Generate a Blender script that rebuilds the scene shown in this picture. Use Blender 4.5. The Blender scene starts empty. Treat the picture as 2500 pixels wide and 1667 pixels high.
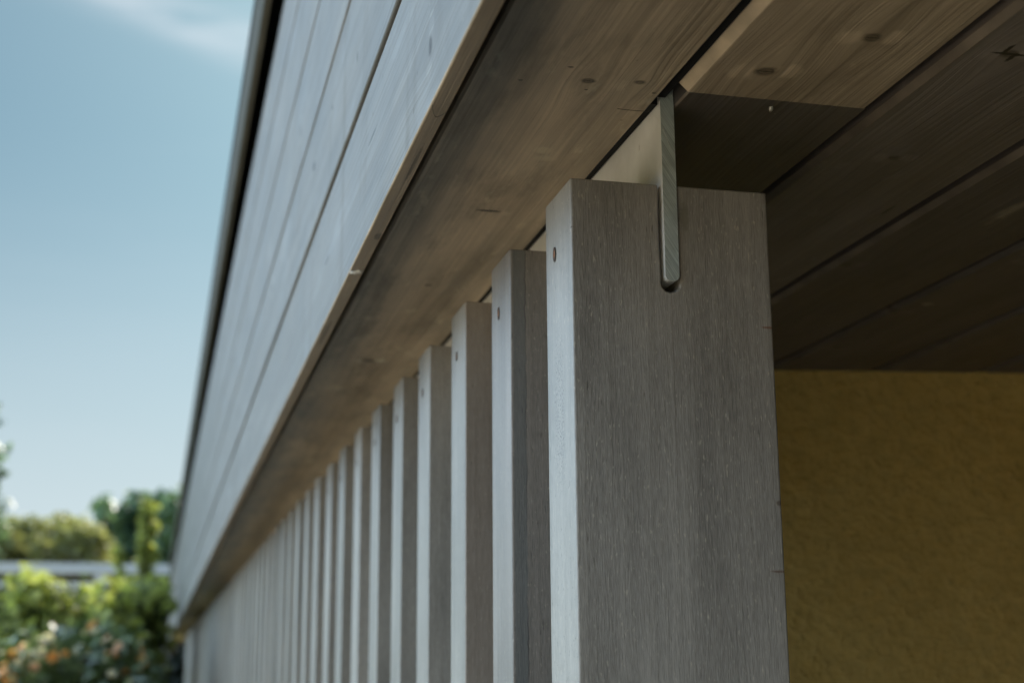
import bpy, bmesh, math, random
import numpy as np
from mathutils import Vector, Matrix, noise as mnoise
R = math.radians
S = bpy.context.scene
col = S.collection
random.seed(7); np.random.seed(7)
CZ = 1.60            # eye height of the photographer above the paving

# ------------------------------------------------------------------ camera
Rv = Vector((0.97070294, -0.24017598, -0.00716279))
Uv = Vector((-0.04786471, -0.22249203, 0.97375883))
Fv = Vector((0.23546715, 0.94488772, 0.22746962))
cam = bpy.data.cameras.new('camera')
co = bpy.data.objects.new('camera', cam); col.objects.link(co)
co.matrix_world = Matrix(((Rv.x, Uv.x, -Fv.x, 0), (Rv.y, Uv.y, -Fv.y, 0), (Rv.z, Uv.z, -Fv.z, CZ), (0, 0, 0, 1)))
cam.sensor_width = 36; cam.lens = 3453.6 / 2500 * 36
cam.clip_start = .02; cam.clip_end = 3000
cam.dof.use_dof = True; cam.dof.focus_distance = .86; cam.dof.aperture_fstop = 7.6
S.camera = co

# ------------------------------------------------------------------ sky, sun, exposure
SUN_EL, SUN_AZ = 44, 28       # degrees; azimuth clockwise from +Y
w = bpy.data.worlds.new('World'); S.world = w; w.use_nodes = True
wt = w.node_tree; wt.nodes.clear()
wo = wt.nodes.new('ShaderNodeOutputWorld'); bg = wt.nodes.new('ShaderNodeBackground')
sky = wt.nodes.new('ShaderNodeTexSky'); sky.sky_type = 'NISHITA'; sky.sun_disc = False
sky.sun_elevation = R(SUN_EL); sky.sun_rotation = R(SUN_AZ)
sky.air_density = 1.0; sky.dust_density = 2.8; sky.ozone_density = 1.2; sky.altitude = 50
bg.inputs['Strength'].default_value = .05
FILL_CLOUD = (22.5, 31.5, 41, 1)
# thin cirrus streaks, laid out on the sky's own directions
tc = wt.nodes.new('ShaderNodeTexCoord')
def wn(t, **k):
    n = wt.nodes.new(t)
    for a, v in k.items(): setattr(n, a, v)
    return n
mp = wn('ShaderNodeMapping'); mp.inputs['Rotation'].default_value = (0, R(14), R(20)); mp.inputs['Scale'].default_value = (1.6, 2.0, 9.0)
wt.links.new(tc.outputs['Generated'], mp.inputs['Vector'])
nz = wn('ShaderNodeTexNoise'); nz.inputs['Scale'].default_value = 2.2; nz.inputs['Detail'].default_value = 5; nz.inputs['Roughness'].default_value = .5
wt.links.new(mp.outputs[0], nz.inputs['Vector'])
def blob(d, w_, tilt):
    """soft elongated streak of cirrus about a sky direction"""
    d = Vector(d).normalized(); rt = d.cross(Vector((0, 0, 1))).normalized(); up = rt.cross(d)
    a = rt * math.cos(tilt) + up * math.sin(tilt); b = -rt * math.sin(tilt) + up * math.cos(tilt)
    outs = []
    for v, s in ((a, w_[0]), (b, w_[1])):
        n = wn('ShaderNodeVectorMath', operation='DOT_PRODUCT'); wt.links.new(tc.outputs['Generated'], n.inputs[0]); n.inputs[1].default_value = v / s
        m = wn('ShaderNodeMath', operation='POWER'); ab = wn('ShaderNodeMath', operation='ABSOLUTE')
        wt.links.new(n.outputs['Value'], ab.inputs[0]); wt.links.new(ab.outputs[0], m.inputs[0]); m.inputs[1].default_value = 2
        outs.append(m.outputs[0])
    sm = wn('ShaderNodeMath', operation='ADD'); wt.links.new(outs[0], sm.inputs[0]); wt.links.new(outs[1], sm.inputs[1])
    ng = wn('ShaderNodeMath', operation='MULTIPLY'); wt.links.new(sm.outputs[0], ng.inputs[0]); ng.inputs[1].default_value = -1
    ex = wn('ShaderNodeMath', operation='EXPONENT'); wt.links.new(ng.outputs[0], ex.inputs[0])
    return ex.outputs[0]
b1 = blob((60, 3270, 1545), (.075, .012), R(-10))
b2 = blob((-140, 3300, 1600), (.085, .010), R(-20))
ad = wn('ShaderNodeMath', operation='ADD'); wt.links.new(b1, ad.inputs[0])
b2s = wn('ShaderNodeMath', operation='MULTIPLY'); wt.links.new(b2, b2s.inputs[0]); b2s.inputs[1].default_value = .55
wt.links.new(b2s.outputs[0], ad.inputs[1])
rp = wn('ShaderNodeMapRange'); wt.links.new(nz.outputs['Fac'], rp.inputs['Value'])
rp.inputs['From Min'].default_value = .30; rp.inputs['From Max'].default_value = .62
ml = wn('ShaderNodeMath', operation='MULTIPLY'); wt.links.new(ad.outputs[0], ml.inputs[0]); wt.links.new(rp.outputs[0], ml.inputs[1])
rp2 = wn('ShaderNodeMapRange'); wt.links.new(nz.outputs['Fac'], rp2.inputs['Value'])
rp2.inputs['From Min'].default_value = .5; rp2.inputs['From Max'].default_value = .9; rp2.inputs['To Max'].default_value = .05
ad2 = wn('ShaderNodeMath', operation='ADD'); wt.links.new(ml.outputs[0], ad2.inputs[0]); wt.links.new(rp2.outputs[0], ad2.inputs[1]); ad2.use_clamp = True
clm = wn('ShaderNodeMath', operation='MULTIPLY'); wt.links.new(ad2.outputs[0], clm.inputs[0]); clm.inputs[1].default_value = .9
hs = wn('ShaderNodeHueSaturation'); hs.inputs['Saturation'].default_value = .86; wt.links.new(sky.outputs[0], hs.inputs['Color'])
mx = wn('ShaderNodeMix', data_type='RGBA'); wt.links.new(clm.outputs[0], mx.inputs[0]); 
tn = wn('ShaderNodeMix', data_type='RGBA', blend_type='MULTIPLY'); tn.inputs[0].default_value = 1; wt.links.new(hs.outputs[0], tn.inputs[6]); tn.inputs[7].default_value = (.63, .93, .97, 1)
# pale milky air low over the horizon
sz = wn('ShaderNodeSeparateXYZ'); wt.links.new(tc.outputs['Generated'], sz.inputs[0])
hz = wn('ShaderNodeMapRange'); hz.interpolation_type = 'SMOOTHSTEP'; wt.links.new(sz.outputs[2], hz.inputs['Value']); hz.inputs['From Min'].default_value = .38; hz.inputs['From Max'].default_value = -.02; hz.inputs['To Max'].default_value = .9
hm = wn('ShaderNodeMix', data_type='RGBA'); wt.links.new(hz.outputs[0], hm.inputs[0]); wt.links.new(tn.outputs[2], hm.inputs[6]); hm.inputs[7].default_value = (9.7, 11.0, 11.9, 1)
wt.links.new(hm.outputs[2], mx.inputs[6])
mx.inputs[7].default_value = (12.5, 12.9, 13.6, 1)
# added cloud bank out of view at left, brightens the fascia and slat fronts
dt = wn('ShaderNodeVectorMath', operation='DOT_PRODUCT'); wt.links.new(tc.outputs['Generated'], dt.inputs[0]); dt.inputs[1].default_value = (-.90, .24, .30)
cn = wn('ShaderNodeTexNoise'); cn.inputs['Scale'].default_value = 3.2; cn.inputs['Detail'].default_value = 7; cn.inputs['Roughness'].default_value = .55
wt.links.new(tc.outputs['Generated'], cn.inputs['Vector'])
cs_ = wn('ShaderNodeMath', operation='MULTIPLY_ADD'); wt.links.new(cn.outputs['Fac'], cs_.inputs[0]); cs_.inputs[1].default_value = .9; wt.links.new(dt.outputs['Value'], cs_.inputs[2])
cr = wn('ShaderNodeMapRange'); cr.interpolation_type = 'SMOOTHSTEP'; wt.links.new(cs_.outputs[0], cr.inputs['Value']); cr.inputs['From Min'].default_value = .78; cr.inputs['From Max'].default_value = 1.02
sx = wn('ShaderNodeVectorMath', operation='DOT_PRODUCT'); wt.links.new(tc.outputs['Generated'], sx.inputs[0]); sx.inputs[1].default_value = (-1, -.22, 0)
sr = wn('ShaderNodeMapRange'); sr.interpolation_type = 'SMOOTHSTEP'; wt.links.new(sx.outputs['Value'], sr.inputs['Value']); sr.inputs['From Min'].default_value = .02; sr.inputs['From Max'].default_value = .28
sm_ = wn('ShaderNodeMath', operation='MULTIPLY'); wt.links.new(sr.outputs[0], sm_.inputs[0]); wt.links.new(cr.outputs[0], sm_.inputs[1])
mx2 = wn('ShaderNodeMix', data_type='RGBA'); wt.links.new(sm_.outputs[0], mx2.inputs[0]); wt.links.new(mx.outputs[2], mx2.inputs[6]); mx2.inputs[7].default_value = FILL_CLOUD
wt.links.new(mx2.outputs[2], bg.inputs['Color']); wt.links.new(bg.outputs[0], wo.inputs['Surface'])

sd = bpy.data.lights.new('sun', 'SUN'); sd.energy = 5.0; sd.angle = R(.5); sd.color = (1, .93, .82)
so = bpy.data.objects.new('sun', sd); col.objects.link(so)
sdir = Vector((math.sin(R(SUN_AZ)) * math.cos(R(SUN_EL)), math.cos(R(SUN_AZ)) * math.cos(R(SUN_EL)), math.sin(R(SUN_EL))))
so.rotation_euler = sdir.to_track_quat('Z', 'Y').to_euler()
S.view_settings.view_transform = 'Standard'; S.view_settings.look = 'None'
S.view_settings.exposure = 0.6; S.view_settings.gamma = 1.0
S.render.engine = 'CYCLES'
S.cycles.max_bounces = 8; S.cycles.diffuse_bounces = 5

# ------------------------------------------------------------------ helpers
def tag(o, label=None, cat=None, group=None, kind=None):
    if label: o['label'] = label
    if cat: o['category'] = cat
    if group: o['group'] = group
    if kind: o['kind'] = kind
    return o
def empty(name, loc, label, cat, group=None):
    o = bpy.data.objects.new(name, None); o.location = loc; col.objects.link(o); o.empty_display_size = .2
    return tag(o, label, cat, group)
def obj(name, bm, mat, parent=None, bevel=None, smooth=False, loc=None):
    me = bpy.data.meshes.new(name); bm.normal_update(); bm.to_mesh(me); bm.free()
    return objm(name, me, mat, parent, bevel, smooth, loc)
def objm(name, me, mat, parent=None, bevel=None, smooth=False, loc=None):
    o = bpy.data.objects.new(name, me); col.objects.link(o); me.materials.append(mat)
    if parent: o.parent = parent
    if loc is not None: o.location = loc
    if smooth:
        for p in me.polygons: p.use_smooth = True
    if bevel:
        b = o.modifiers.new('bevel', 'BEVEL'); b.width = bevel; b.segments = 3; b.limit_method = 'ANGLE'; b.angle_limit = R(40)
    return o
def box(bm, x0, x1, y0, y1, z0, z1):
    v = [bm.verts.new(p) for p in ((x0,y0,z0),(x1,y0,z0),(x1,y1,z0),(x0,y1,z0),(x0,y0,z1),(x1,y0,z1),(x1,y1,z1),(x0,y1,z1))]
    for f in ((0,3,2,1),(4,5,6,7),(0,1,5,4),(1,2,6,5),(2,3,7,6),(3,0,4,7)): bm.faces.new([v[i] for i in f])
def at(px, py, Y):
    """point at distance Y along the eaves seen at a given spot of the 2500 px wide photo"""
    d = Fv * 3453.6 + Rv * (px - 1250) - Uv * (py - 833.5)
    d = d * (Y / d.y); return Vector((d.x, d.y, d.z + CZ))
def ss(a, b, x):
    t = min(1, max(0, (x - a) / (b - a))); return t * t * (3 - 2 * t)

# ------------------------------------------------------------------ materials
class NT:
    def __init__(s, name):
        s.m = bpy.data.materials.new(name); s.m.use_nodes = True; s.t = s.m.node_tree; s.t.nodes.clear()
        s.out = s.n('ShaderNodeOutputMaterial')
    def n(s, t, **k):
        n = s.t.nodes.new(t)
        for a, v in k.items(): setattr(n, a, v)
        return n
    def l(s, a, b): s.t.links.new(a, b)
    def math(s, op, a, b=None, c=None, clamp=False):
        n = s.n('ShaderNodeMath', operation=op); n.use_clamp = clamp
        for i, v in enumerate((a, b, c)):
            if v is None: continue
            if isinstance(v, (int, float)): n.inputs[i].default_value = v
            else: s.l(v, n.inputs[i])
        return n.outputs[0]
    def comb(s, x, y, z):
        n = s.n('ShaderNodeCombineXYZ')
        for i, v in enumerate((x, y, z)):
            if isinstance(v, (int, float)): n.inputs[i].default_value = v
            else: s.l(v, n.inputs[i])
        return n.outputs[0]
    def noise(s, vec, scale=1, detail=3, rough=.5, dist=0):
        n = s.n('ShaderNodeTexNoise'); s.l(vec, n.inputs['Vector'])
        n.inputs['Scale'].default_value = scale; n.inputs['Detail'].default_value = detail
        n.inputs['Roughness'].default_value = rough; n.inputs['Distortion'].default_value = dist
        return n.outputs['Fac']
    def ramp(s, v, a, b, c=0, d=1, smooth=False):
        n = s.n('ShaderNodeMapRange'); s.l(v, n.inputs['Value'])
        if smooth: n.interpolation_type = 'SMOOTHSTEP'
        for k, q in zip(('From Min', 'From Max', 'To Min', 'To Max'), (a, b, c, d)): n.inputs[k].default_value = q
        return n.outputs[0]
    def mix(s, f, a, b, blend='MIX'):
        n = s.n('ShaderNodeMix', data_type='RGBA', blend_type=blend)
        for i, v in ((0, f), (6, a), (7, b)):
            if isinstance(v, (int, float)): n.inputs[i].default_value = v
            elif isinstance(v, tuple): n.inputs[i].default_value = v + (1,)
            else: s.l(v, n.inputs[i])
        return n.outputs[2]
    def bsdf(s, color, rough=.5, spec=.5, metal=0, normal=None, coat=0):
        b = s.n('ShaderNodeBsdfPrincipled')
        if isinstance(color, tuple): b.inputs['Base Color'].default_value = color + (1,)
        else: s.l(color, b.inputs['Base Color'])
        if isinstance(rough, (int, float)): b.inputs['Roughness'].default_value = rough
        else: s.l(rough, b.inputs['Roughness'])
        b.inputs['Specular IOR Level'].default_value = spec; b.inputs['Metallic'].default_value = metal
        b.inputs['Coat Weight'].default_value = coat
        if normal: s.l(normal, b.inputs['Normal'])
        s.l(b.outputs[0], s.out.inputs['Surface']); return b
    def bump(s, h, strength=.3, dist=.001, prev=None):
        n = s.n('ShaderNodeBump'); n.inputs['Strength'].default_value = strength; n.inputs['Distance'].default_value = dist
        s.l(h, n.inputs['Height'])
        if prev: s.l(prev, n.inputs['Normal'])
        return n.outputs[0]
    def pos(s, rand=True):
        t = s.n('ShaderNodeTexCoord'); v = t.outputs['Object']
        x = s.n('ShaderNodeSeparateXYZ'); s.l(v, x.inputs[0])
        return v, x.outputs[0], x.outputs[1], x.outputs[2]

def board_mat(name, across, seed, knots=(), slits=(), light=(.36,.325,.275), dark=(.17,.145,.115), rough=.42, contrast=1.0, smear=(), spec=.5, drips=False):
    """stained softwood board running along Y. across: 'X' or 'Z' = face direction across the grain.
    knots: (along, across, radius)."""
    s = NT(name); v, x, y, z = s.pos()
    a = x if across == 'X' else z; o = z if across == 'X' else x
    ac = s.math('ADD', a, s.math('MULTIPLY', o, .7))
    for (u, c, r) in knots:
        du = s.math('DIVIDE', s.math('SUBTRACT', y, u), r * 7.0); dc = s.math('DIVIDE', s.math('SUBTRACT', a, c), r * 2.6)
        d2 = s.math('ADD', s.math('MULTIPLY', du, du), s.math('MULTIPLY', dc, dc))
        e = s.math('EXPONENT', s.math('MULTIPLY', d2, -1))
        ac = s.math('SUBTRACT', ac, s.math('MULTIPLY', s.math('MULTIPLY', s.math('SUBTRACT', a, c), e), .80))
    wob = s.noise(s.comb(s.math('MULTIPLY', y, 1.6), s.math('MULTIPLY', ac, 9), seed), 1, 2)
    acw = s.math('ADD', ac, s.math('MULTIPLY', wob, .007))
    fine = s.noise(s.comb(s.math('MULTIPLY', y, 2.2), s.math('MULTIPLY', acw, 330), seed + 3), 1, 2, .55)
    broad = s.noise(s.comb(s.math('MULTIPLY', y, 1.5), s.math('MULTIPLY', acw, 55), seed + 7), 1, 3, .5)
    fib = s.noise(s.comb(s.math('MULTIPLY', y, 26), s.math('MULTIPLY', ac, 1100), seed + 11), 1, 2, .6)
    patch = s.noise(s.comb(s.math('MULTIPLY', y, 6), s.math('MULTIPLY', a, 18), seed + 5), 1, 4, .55)
    h = s.math('ADD', s.math('MULTIPLY', s.ramp(fine, .3, .7), .38), s.math('ADD', s.math('MULTIPLY', s.ramp(broad, .3, .7), .62), 0))
    c = s.math('ADD', s.math('MULTIPLY', h, .55 * contrast), s.math('ADD', s.math('MULTIPLY', s.ramp(patch, .34, .66), .42), s.math('MULTIPLY', s.math('SUBTRACT', fib, .35), .30)), clamp=True)
    colr = s.mix(c, dark, light)
    if across == 'X':   # weathered blotches where the stain has gone uneven
        b2_ = s.noise(s.comb(s.math('MULTIPLY', y, 9), s.math('MULTIPLY', a, 30), o), 1, 5, .65)
        colr = s.mix(s.ramp(b2_, .50, .34, 0, .5), colr, dark)
        b3_ = s.noise(s.comb(s.math('MULTIPLY', y, 22), s.math('MULTIPLY', a, 60), 7.0), 1, 4, .6)
        colr = s.mix(s.ramp(b3_, .60, .72, 0, .4), colr, tuple(min(.8, q * 1.25) for q in light))
    if drips:   # rain runs down the face and blotchy weathering
        dr = s.noise(s.comb(s.math('MULTIPLY', y, 17), 0.0, s.math('MULTIPLY', a, 2.2)), 1, 4, .6)
        bl = s.noise(s.comb(s.math('MULTIPLY', y, 5), 0.0, s.math('MULTIPLY', a, 24)), 1, 4, .6)
        colr = s.mix(s.ramp(dr, .54, .70, 0, .45), colr, (.13, .108, .08))
        colr = s.mix(s.ramp(bl, .55, .74, 0, .3), colr, (.42, .43, .44))
        colr = s.mix(s.ramp(bl, .46, .32, 0, .4), colr, (.15, .145, .135))
    # dirt specks and pale scuffs
    sp = s.ramp(s.noise(s.comb(s.math('MULTIPLY', y, 1), a, o), 330, 2), .74, .78)
    colr = s.mix(s.math('MULTIPLY', sp, .4), colr, (.62, .55, .40))
    sp2 = s.ramp(s.noise(v, 90, 2), .75, .80)
    colr = s.mix(s.math('MULTIPLY', sp2, .5), colr, (.07, .05, .035))
    hole = None
    for (u, c0, r) in knots:
        du = s.math('DIVIDE', s.math('SUBTRACT', y, u), r); dc = s.math('DIVIDE', s.math('SUBTRACT', a, c0), r * 1.2)
        d = s.math('SQRT', s.math('ADD', s.math('MULTIPLY', du, du), s.math('MULTIPLY', dc, dc)))
        dn = s.math('ADD', d, s.math('MULTIPLY', s.math('SUBTRACT', s.noise(v, 160, 2), .5), .5))
        colr = s.mix(s.ramp(dn, 1.1, .5, 0, .45), colr, (.05, .038, .028))
        ring = s.math('MULTIPLY', s.ramp(dn, .9, .75), s.ramp(s.math('SINE', s.math('MULTIPLY', dn, 15)), -.2, .9, .45, 1))
        colr = s.mix(s.math('MULTIPLY', ring, .8), colr, (.06, .048, .038))
        crack = s.math('MULTIPLY', s.ramp(dn, .8, .4), s.ramp(s.math('ABSOLUTE', s.math('ADD', du, s.math('MULTIPLY', s.math('SUBTRACT', s.noise(v, 260, 2), .5), .5))), .12, .04))
        colr = s.mix(crack, colr, (.02, .016, .012))
        if r > .0048:
            for side, kk in ((1, .6), (-1, .35)):      # sheen on the swirling grain beside the knot, put into its colour
                hu = s.math('DIVIDE', s.math('SUBTRACT', y, u - side * r * .4), r * 1.5); hc = s.math('DIVIDE', s.math('SUBTRACT', a, c0 + side * r * 1.9), r * 1.3)
                hd = s.math('ADD', s.math('MULTIPLY', hu, hu), s.math('MULTIPLY', hc, hc))
                hd = s.math('ADD', hd, s.math('MULTIPLY', s.math('SUBTRACT', s.noise(v, 110, 3), .5), 1.3))
                colr = s.mix(s.math('MULTIPLY', s.ramp(hd, 1.3, .1, 0, kk, True), s.ramp(fine, .40, .58, .15, 1)), colr, tuple(min(.8, q * 1.5) for q in light))
            h = s.math('ADD', h, s.math('MULTIPLY', s.ramp(d, 3.0, .6, 0, 1, True), 1.1))
    for (u, c0, ru, rc, k) in slits:
        du = s.math('DIVIDE', s.math('SUBTRACT', y, u), ru); dc = s.math('DIVIDE', s.math('SUBTRACT', a, c0), rc)
        d = s.math('SQRT', s.math('ADD', s.math('MULTIPLY', du, du), s.math('MULTIPLY', dc, dc)))
        d = s.math('ADD', d, s.math('MULTIPLY', s.math('SUBTRACT', s.noise(v, 420, 2), .5), 1.1))
        colr = s.mix(s.math('MULTIPLY', s.ramp(d, 1.15, .8), k), colr, (.012, .010, .008))
    for (u, c0, ru, rc, k) in smear:
        du = s.math('DIVIDE', s.math('SUBTRACT', y, u), ru); dc = s.math('DIVIDE', s.math('SUBTRACT', a, c0), rc)
        d = s.math('SQRT', s.math('ADD', s.math('MULTIPLY', du, du), s.math('MULTIPLY', dc, dc)))
        d = s.math('ADD', d, s.math('MULTIPLY', s.math('SUBTRACT', s.noise(v, 70, 3), .5), 1.6))
        colr = s.mix(s.math('MULTIPLY', s.ramp(d, 1.2, .5), k), colr, (.62, .54, .38))
    nrm = s.bump(h, .55, .0016)
    nrm = s.bump(fib, .28, .0005, nrm)
    rr = s.ramp(patch, .3, .7, rough - .06, rough + .10)
    s.bsdf(colr, rr, spec, 0, nrm)
    return s.m

def slat_mat(name, light, dark, warm=0, strip=False, seed=0, marks=False):
    """stained slats, grain vertical"""
    s = NT(name); v, x, y, z = s.pos()
    oi = s.n('ShaderNodeObjectInfo'); rnd = s.math('MULTIPLY', oi.outputs['Random'], 40)
    X = s.math('ADD', x, rnd); Y = s.math('ADD', y, rnd)
    fine = s.noise(s.comb(s.math('MULTIPLY', X, 1100), s.math('MULTIPLY', Y, 1100), s.math('MULTIPLY', z, 110)), 1, 3, .65)
    mid = s.noise(s.comb(s.math('MULTIPLY', X, 160), s.math('MULTIPLY', Y, 160), s.math('MULTIPLY', z, 3.5)), 1, 3, .55)
    big = s.noise(s.comb(s.math('MULTIPLY', X, 22), s.math('MULTIPLY', Y, 22), s.math('MULTIPLY', z, 5)), 1, 3, .5)
    c = s.math('ADD', s.math('MULTIPLY', s.ramp(fine, .25, .75), .50), s.math('ADD', s.math('MULTIPLY', s.ramp(mid, .3, .7), .20), s.math('MULTIPLY', s.ramp(big, .3, .7), .40)), clamp=True)
    colr = s.mix(c, dark, light)
    vo = s.noise(s.comb(s.math('MULTIPLY', X, 900), s.math('MULTIPLY', Y, 900), s.math('MULTIPLY', z, 230)), 1, 1)
    colr = s.mix(s.ramp(vo, .66, .76, 0, .45), colr, (.70, .64, .50))
    vd = s.noise(s.comb(s.math('MULTIPLY', X, 520), s.math('MULTIPLY', Y, 520), s.math('MULTIPLY', z, 90)), 1.0, 1)
    colr = s.mix(s.ramp(vd, .29, .22, 0, .55), colr, (.05, .045, .035))
    # mildew specks in a loose patch on the outer face
    pt = s.math('MULTIPLY', s.ramp(s.noise(s.comb(X, Y, s.math('MULTIPLY', z, 5)), 1.6, 2), .47, .62), s.ramp(x, .003, .001))
    sp = s.ramp(s.noise(s.comb(s.math('MULTIPLY', X, 500), s.math('MULTIPLY', Y, 500), s.math('MULTIPLY', z, 300)), 1, 2, .7), .67, .72)
    colr = s.mix(s.math('MULTIPLY', s.math('MULTIPLY', sp, pt), .8), colr, (.07, .06, .05))
    if strip:   # glued seam: darker lamella with a ragged line
        n = s.noise(s.comb(0.0, 0.0, z), 55, 4, .6)
        e = s.math('SUBTRACT', x, s.math('ADD', .0085, s.math('MULTIPLY', n, .0045)))
        onside = s.ramp(y, .002, .001)
        colr = s.mix(s.math('MULTIPLY', s.math('MULTIPLY', s.ramp(e, .0004, -.0004), s.ramp(x, .0015, .0025)), onside), colr, s.mix(.5, colr, (.10, .13, .14)))
        colr = s.mix(s.math('MULTIPLY', s.ramp(s.math('ABSOLUTE', e), .0007, .0002), onside), colr, (.03, .028, .025)) if False else s.mix(s.math('MULTIPLY', s.math('MULTIPLY', s.ramp(s.math('ABSOLUTE', e), .0005, .0001), onside), s.ramp(s.noise(s.comb(0.0, 3.0, z), 16, 3), .42, .6, .1, .8)), colr, (.03, .028, .025))
    if warm:
        n = s.ramp(s.noise(s.comb(s.math('MULTIPLY', X, 90), s.math('MULTIPLY', Y, 90), s.math('MULTIPLY', z, 22)), 1, 3), .55, .75)
        sd_ = s.ramp(y, .002, .001)
        edge = s.math('MAXIMUM', s.ramp(z, -.03, -.004), s.ramp(x, .030, .045))
        colr = s.mix(s.math('MULTIPLY', s.math('MULTIPLY', n, warm), s.math('MULTIPLY', edge, sd_)), colr, (.60, .30, .08))
        colr = s.mix(s.math('MULTIPLY', sd_, warm * .4), colr, (.32, .22, .15))
    if marks:
        sd_ = s.ramp(y, .002, .001)
        wv = s.math('ADD', .0622, s.math('MULTIPLY', s.math('SUBTRACT', s.noise(s.comb(0.0, 5.0, z), 14, 3), .5), .0022))
        ln = s.math('MULTIPLY', s.ramp(s.math('ABSOLUTE', s.math('SUBTRACT', x, wv)), .00035, .00010), s.math('MULTIPLY', s.ramp(z, -.064, -.068), s.ramp(z, -.30, -.12)))
        colr = s.mix(s.math('MULTIPLY', s.math('MULTIPLY', ln, sd_), .45), colr, (.08, .05, .04))
        for (mx_, mz_, rx_, rz_, cc_) in ((.124, -.0865, .005, .0008, (.22, .09, .04)), (.124, -.2330, .006, .0008, (.16, .09, .05)), (.1255, -.1930, .0025, .0016, (.10, .07, .05)), (.0720, -.020, .004, .010, (.22, .21, .16))):
            du = s.math('DIVIDE', s.math('SUBTRACT', x, mx_), rx_); dc = s.math('DIVIDE', s.math('SUBTRACT', z, mz_), rz_)
            d = s.math('SQRT', s.math('ADD', s.math('MULTIPLY', du, du), s.math('MULTIPLY', dc, dc)))
            d = s.math('ADD', d, s.math('MULTIPLY', s.math('SUBTRACT', s.noise(v, 500, 2), .5), .9))
            colr = s.mix(s.math('MULTIPLY', s.math('MULTIPLY', s.ramp(d, 1.1, .6), sd_), .75), colr, cc_)
        du = s.math('DIVIDE', s.math('SUBTRACT', y, .030), .013); dc = s.math('DIVIDE', s.math('ADD', z, .135), .055)
        d = s.math('ADD', s.math('MULTIPLY', du, du), s.math('MULTIPLY', dc, dc))
        spk = s.noise(s.comb(s.math('MULTIPLY', y, 900), 0.0, s.math('MULTIPLY', z, 520)), 1, 2, .7)
        colr = s.mix(s.math('MULTIPLY', s.math('MULTIPLY', s.ramp(d, 1.2, .2), s.ramp(spk, .54, .62)), s.ramp(x, .003, .001)), colr, (.09, .08, .075))
    colr = s.mix(1.0, colr, s.mix(oi.outputs['Random'], (.86, .85, .83), (1.08, 1.06, 1.05)), 'MULTIPLY')
    nrm = s.bump(mid, .30, .0010); nrm = s.bump(fine, .45, .0005, nrm)
    s.bsdf(colr, s.ramp(fine, .3, .7, .34, .50), .85, 0, nrm)
    return s.m

M = {}
SL, SD = (.485, .448, .392), (.125, .115, .099)
M['slat'] = slat_mat('grey stained slat wood', SL, SD)
M['slat_strip'] = slat_mat('grey stained slat wood with seam', (.44, .385, .34), SD, 0, True)
M['slat_warm'] = slat_mat('brown stained slat wood', SL, SD, .9)
M['slat_near'] = slat_mat('grey stained slat wood with marks', SL, SD, 0, False, 0, True)

def steel():
    s = NT('galvanised steel'); v, x, y, z = s.pos()
    n1 = s.noise(v, 26, 4, .6); n2 = s.noise(s.comb(s.math('MULTIPLY', x, 30), s.math('MULTIPLY', y, 150), s.math('MULTIPLY', z, 5)), 1, 2)
    c = s.mix(s.ramp(n1, .3, .7), (.74, .73, .69), (.92, .91, .88))
    c = s.mix(s.ramp(n2, .62, .68, 0, .6), c, (.80, .80, .76))      # runs of zinc
    c = s.mix(s.ramp(s.noise(v, 90, 3), .68, .75, 0, .45), c, (.20, .14, .06))
    b = s.bsdf(c, s.ramp(n1, .3, .7, .35, .55), .5, .1, s.bump(n1, .3, .0006)); return s.m
M['steel'] = steel()
def sawn():
    s = NT('saw cut steel'); v, x, y, z = s.pos()
    d = s.math('ADD', s.math('MULTIPLY', x, 1.0), s.math('MULTIPLY', z, .62))
    n = s.noise(s.comb(s.math('MULTIPLY', d, 1100), s.math('MULTIPLY', s.math('SUBTRACT', z, x), 14), 0), 1, 3, .7)
    n2 = s.noise(v, 40, 3)
    c = s.mix(s.ramp(n, .3, .7), (.34, .39, .37), (.75, .82, .77))
    c = s.mix(s.ramp(n, .70, .76, 0, .8), c, (.75, .78, .74))
    c = s.mix(s.ramp(n2, .45, .7, 0, .45), c, (.14, .15, .11))
    s.bsdf(c, .42, .5, .1, s.bump(n, .55, .0005)); return s.m
M['sawn'] = sawn()
def plain(name, c, rough=.6, spec=.4, metal=0, nscale=30, amt=.25, bumpd=.0008):
    s = NT(name); v, x, y, z = s.pos(); n = s.noise(v, nscale, 4)
    cc = s.mix(s.ramp(n, .3, .7), tuple(q * (1 - amt) for q in c), tuple(min(1, q * (1 + amt)) for q in c))
    s.bsdf(cc, rough, spec, metal, s.bump(n, .4, bumpd)); return s.m
M['membrane'] = plain('black roofing felt', (.012, .012, .013), .9)
M['trim'] = plain('brown coated sheet metal', (.095, .088, .068), .65, .05, 0, 14, .18)
M['plug'] = plain('bare reddish wood', (.42, .17, .07), .8, .3, 0, 900, .5)
M['white'] = plain('white painted timber', (.86, .86, .88), .5, .4, 0, 8, .06)
M['paving'] = plain('sandy bounce paving', (.62, .50, .36), .85, .2, 0, 9, .2, .003)
M['asphalt'] = plain('dark bounce cutting asphalt', (.035, .034, .032), .9, .2, 0, 60, .3, .003)
M['bark'] = plain('brown bark', (.10, .075, .05), .9, .2, 0, 30, .4, .01)
M['web'] = plain('cobweb silk', (.75, .72, .66), .8, .3)
M['hair'] = plain('dark hair', (.03, .025, .02), .5, .5)
M['tanline'] = plain('bare tan wood edge', (.44, .33, .22), .7)
M['darkwood'] = plain('dark stained cladding', (.06, .055, .05), .7, .3, 0, 12, .3)
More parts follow.
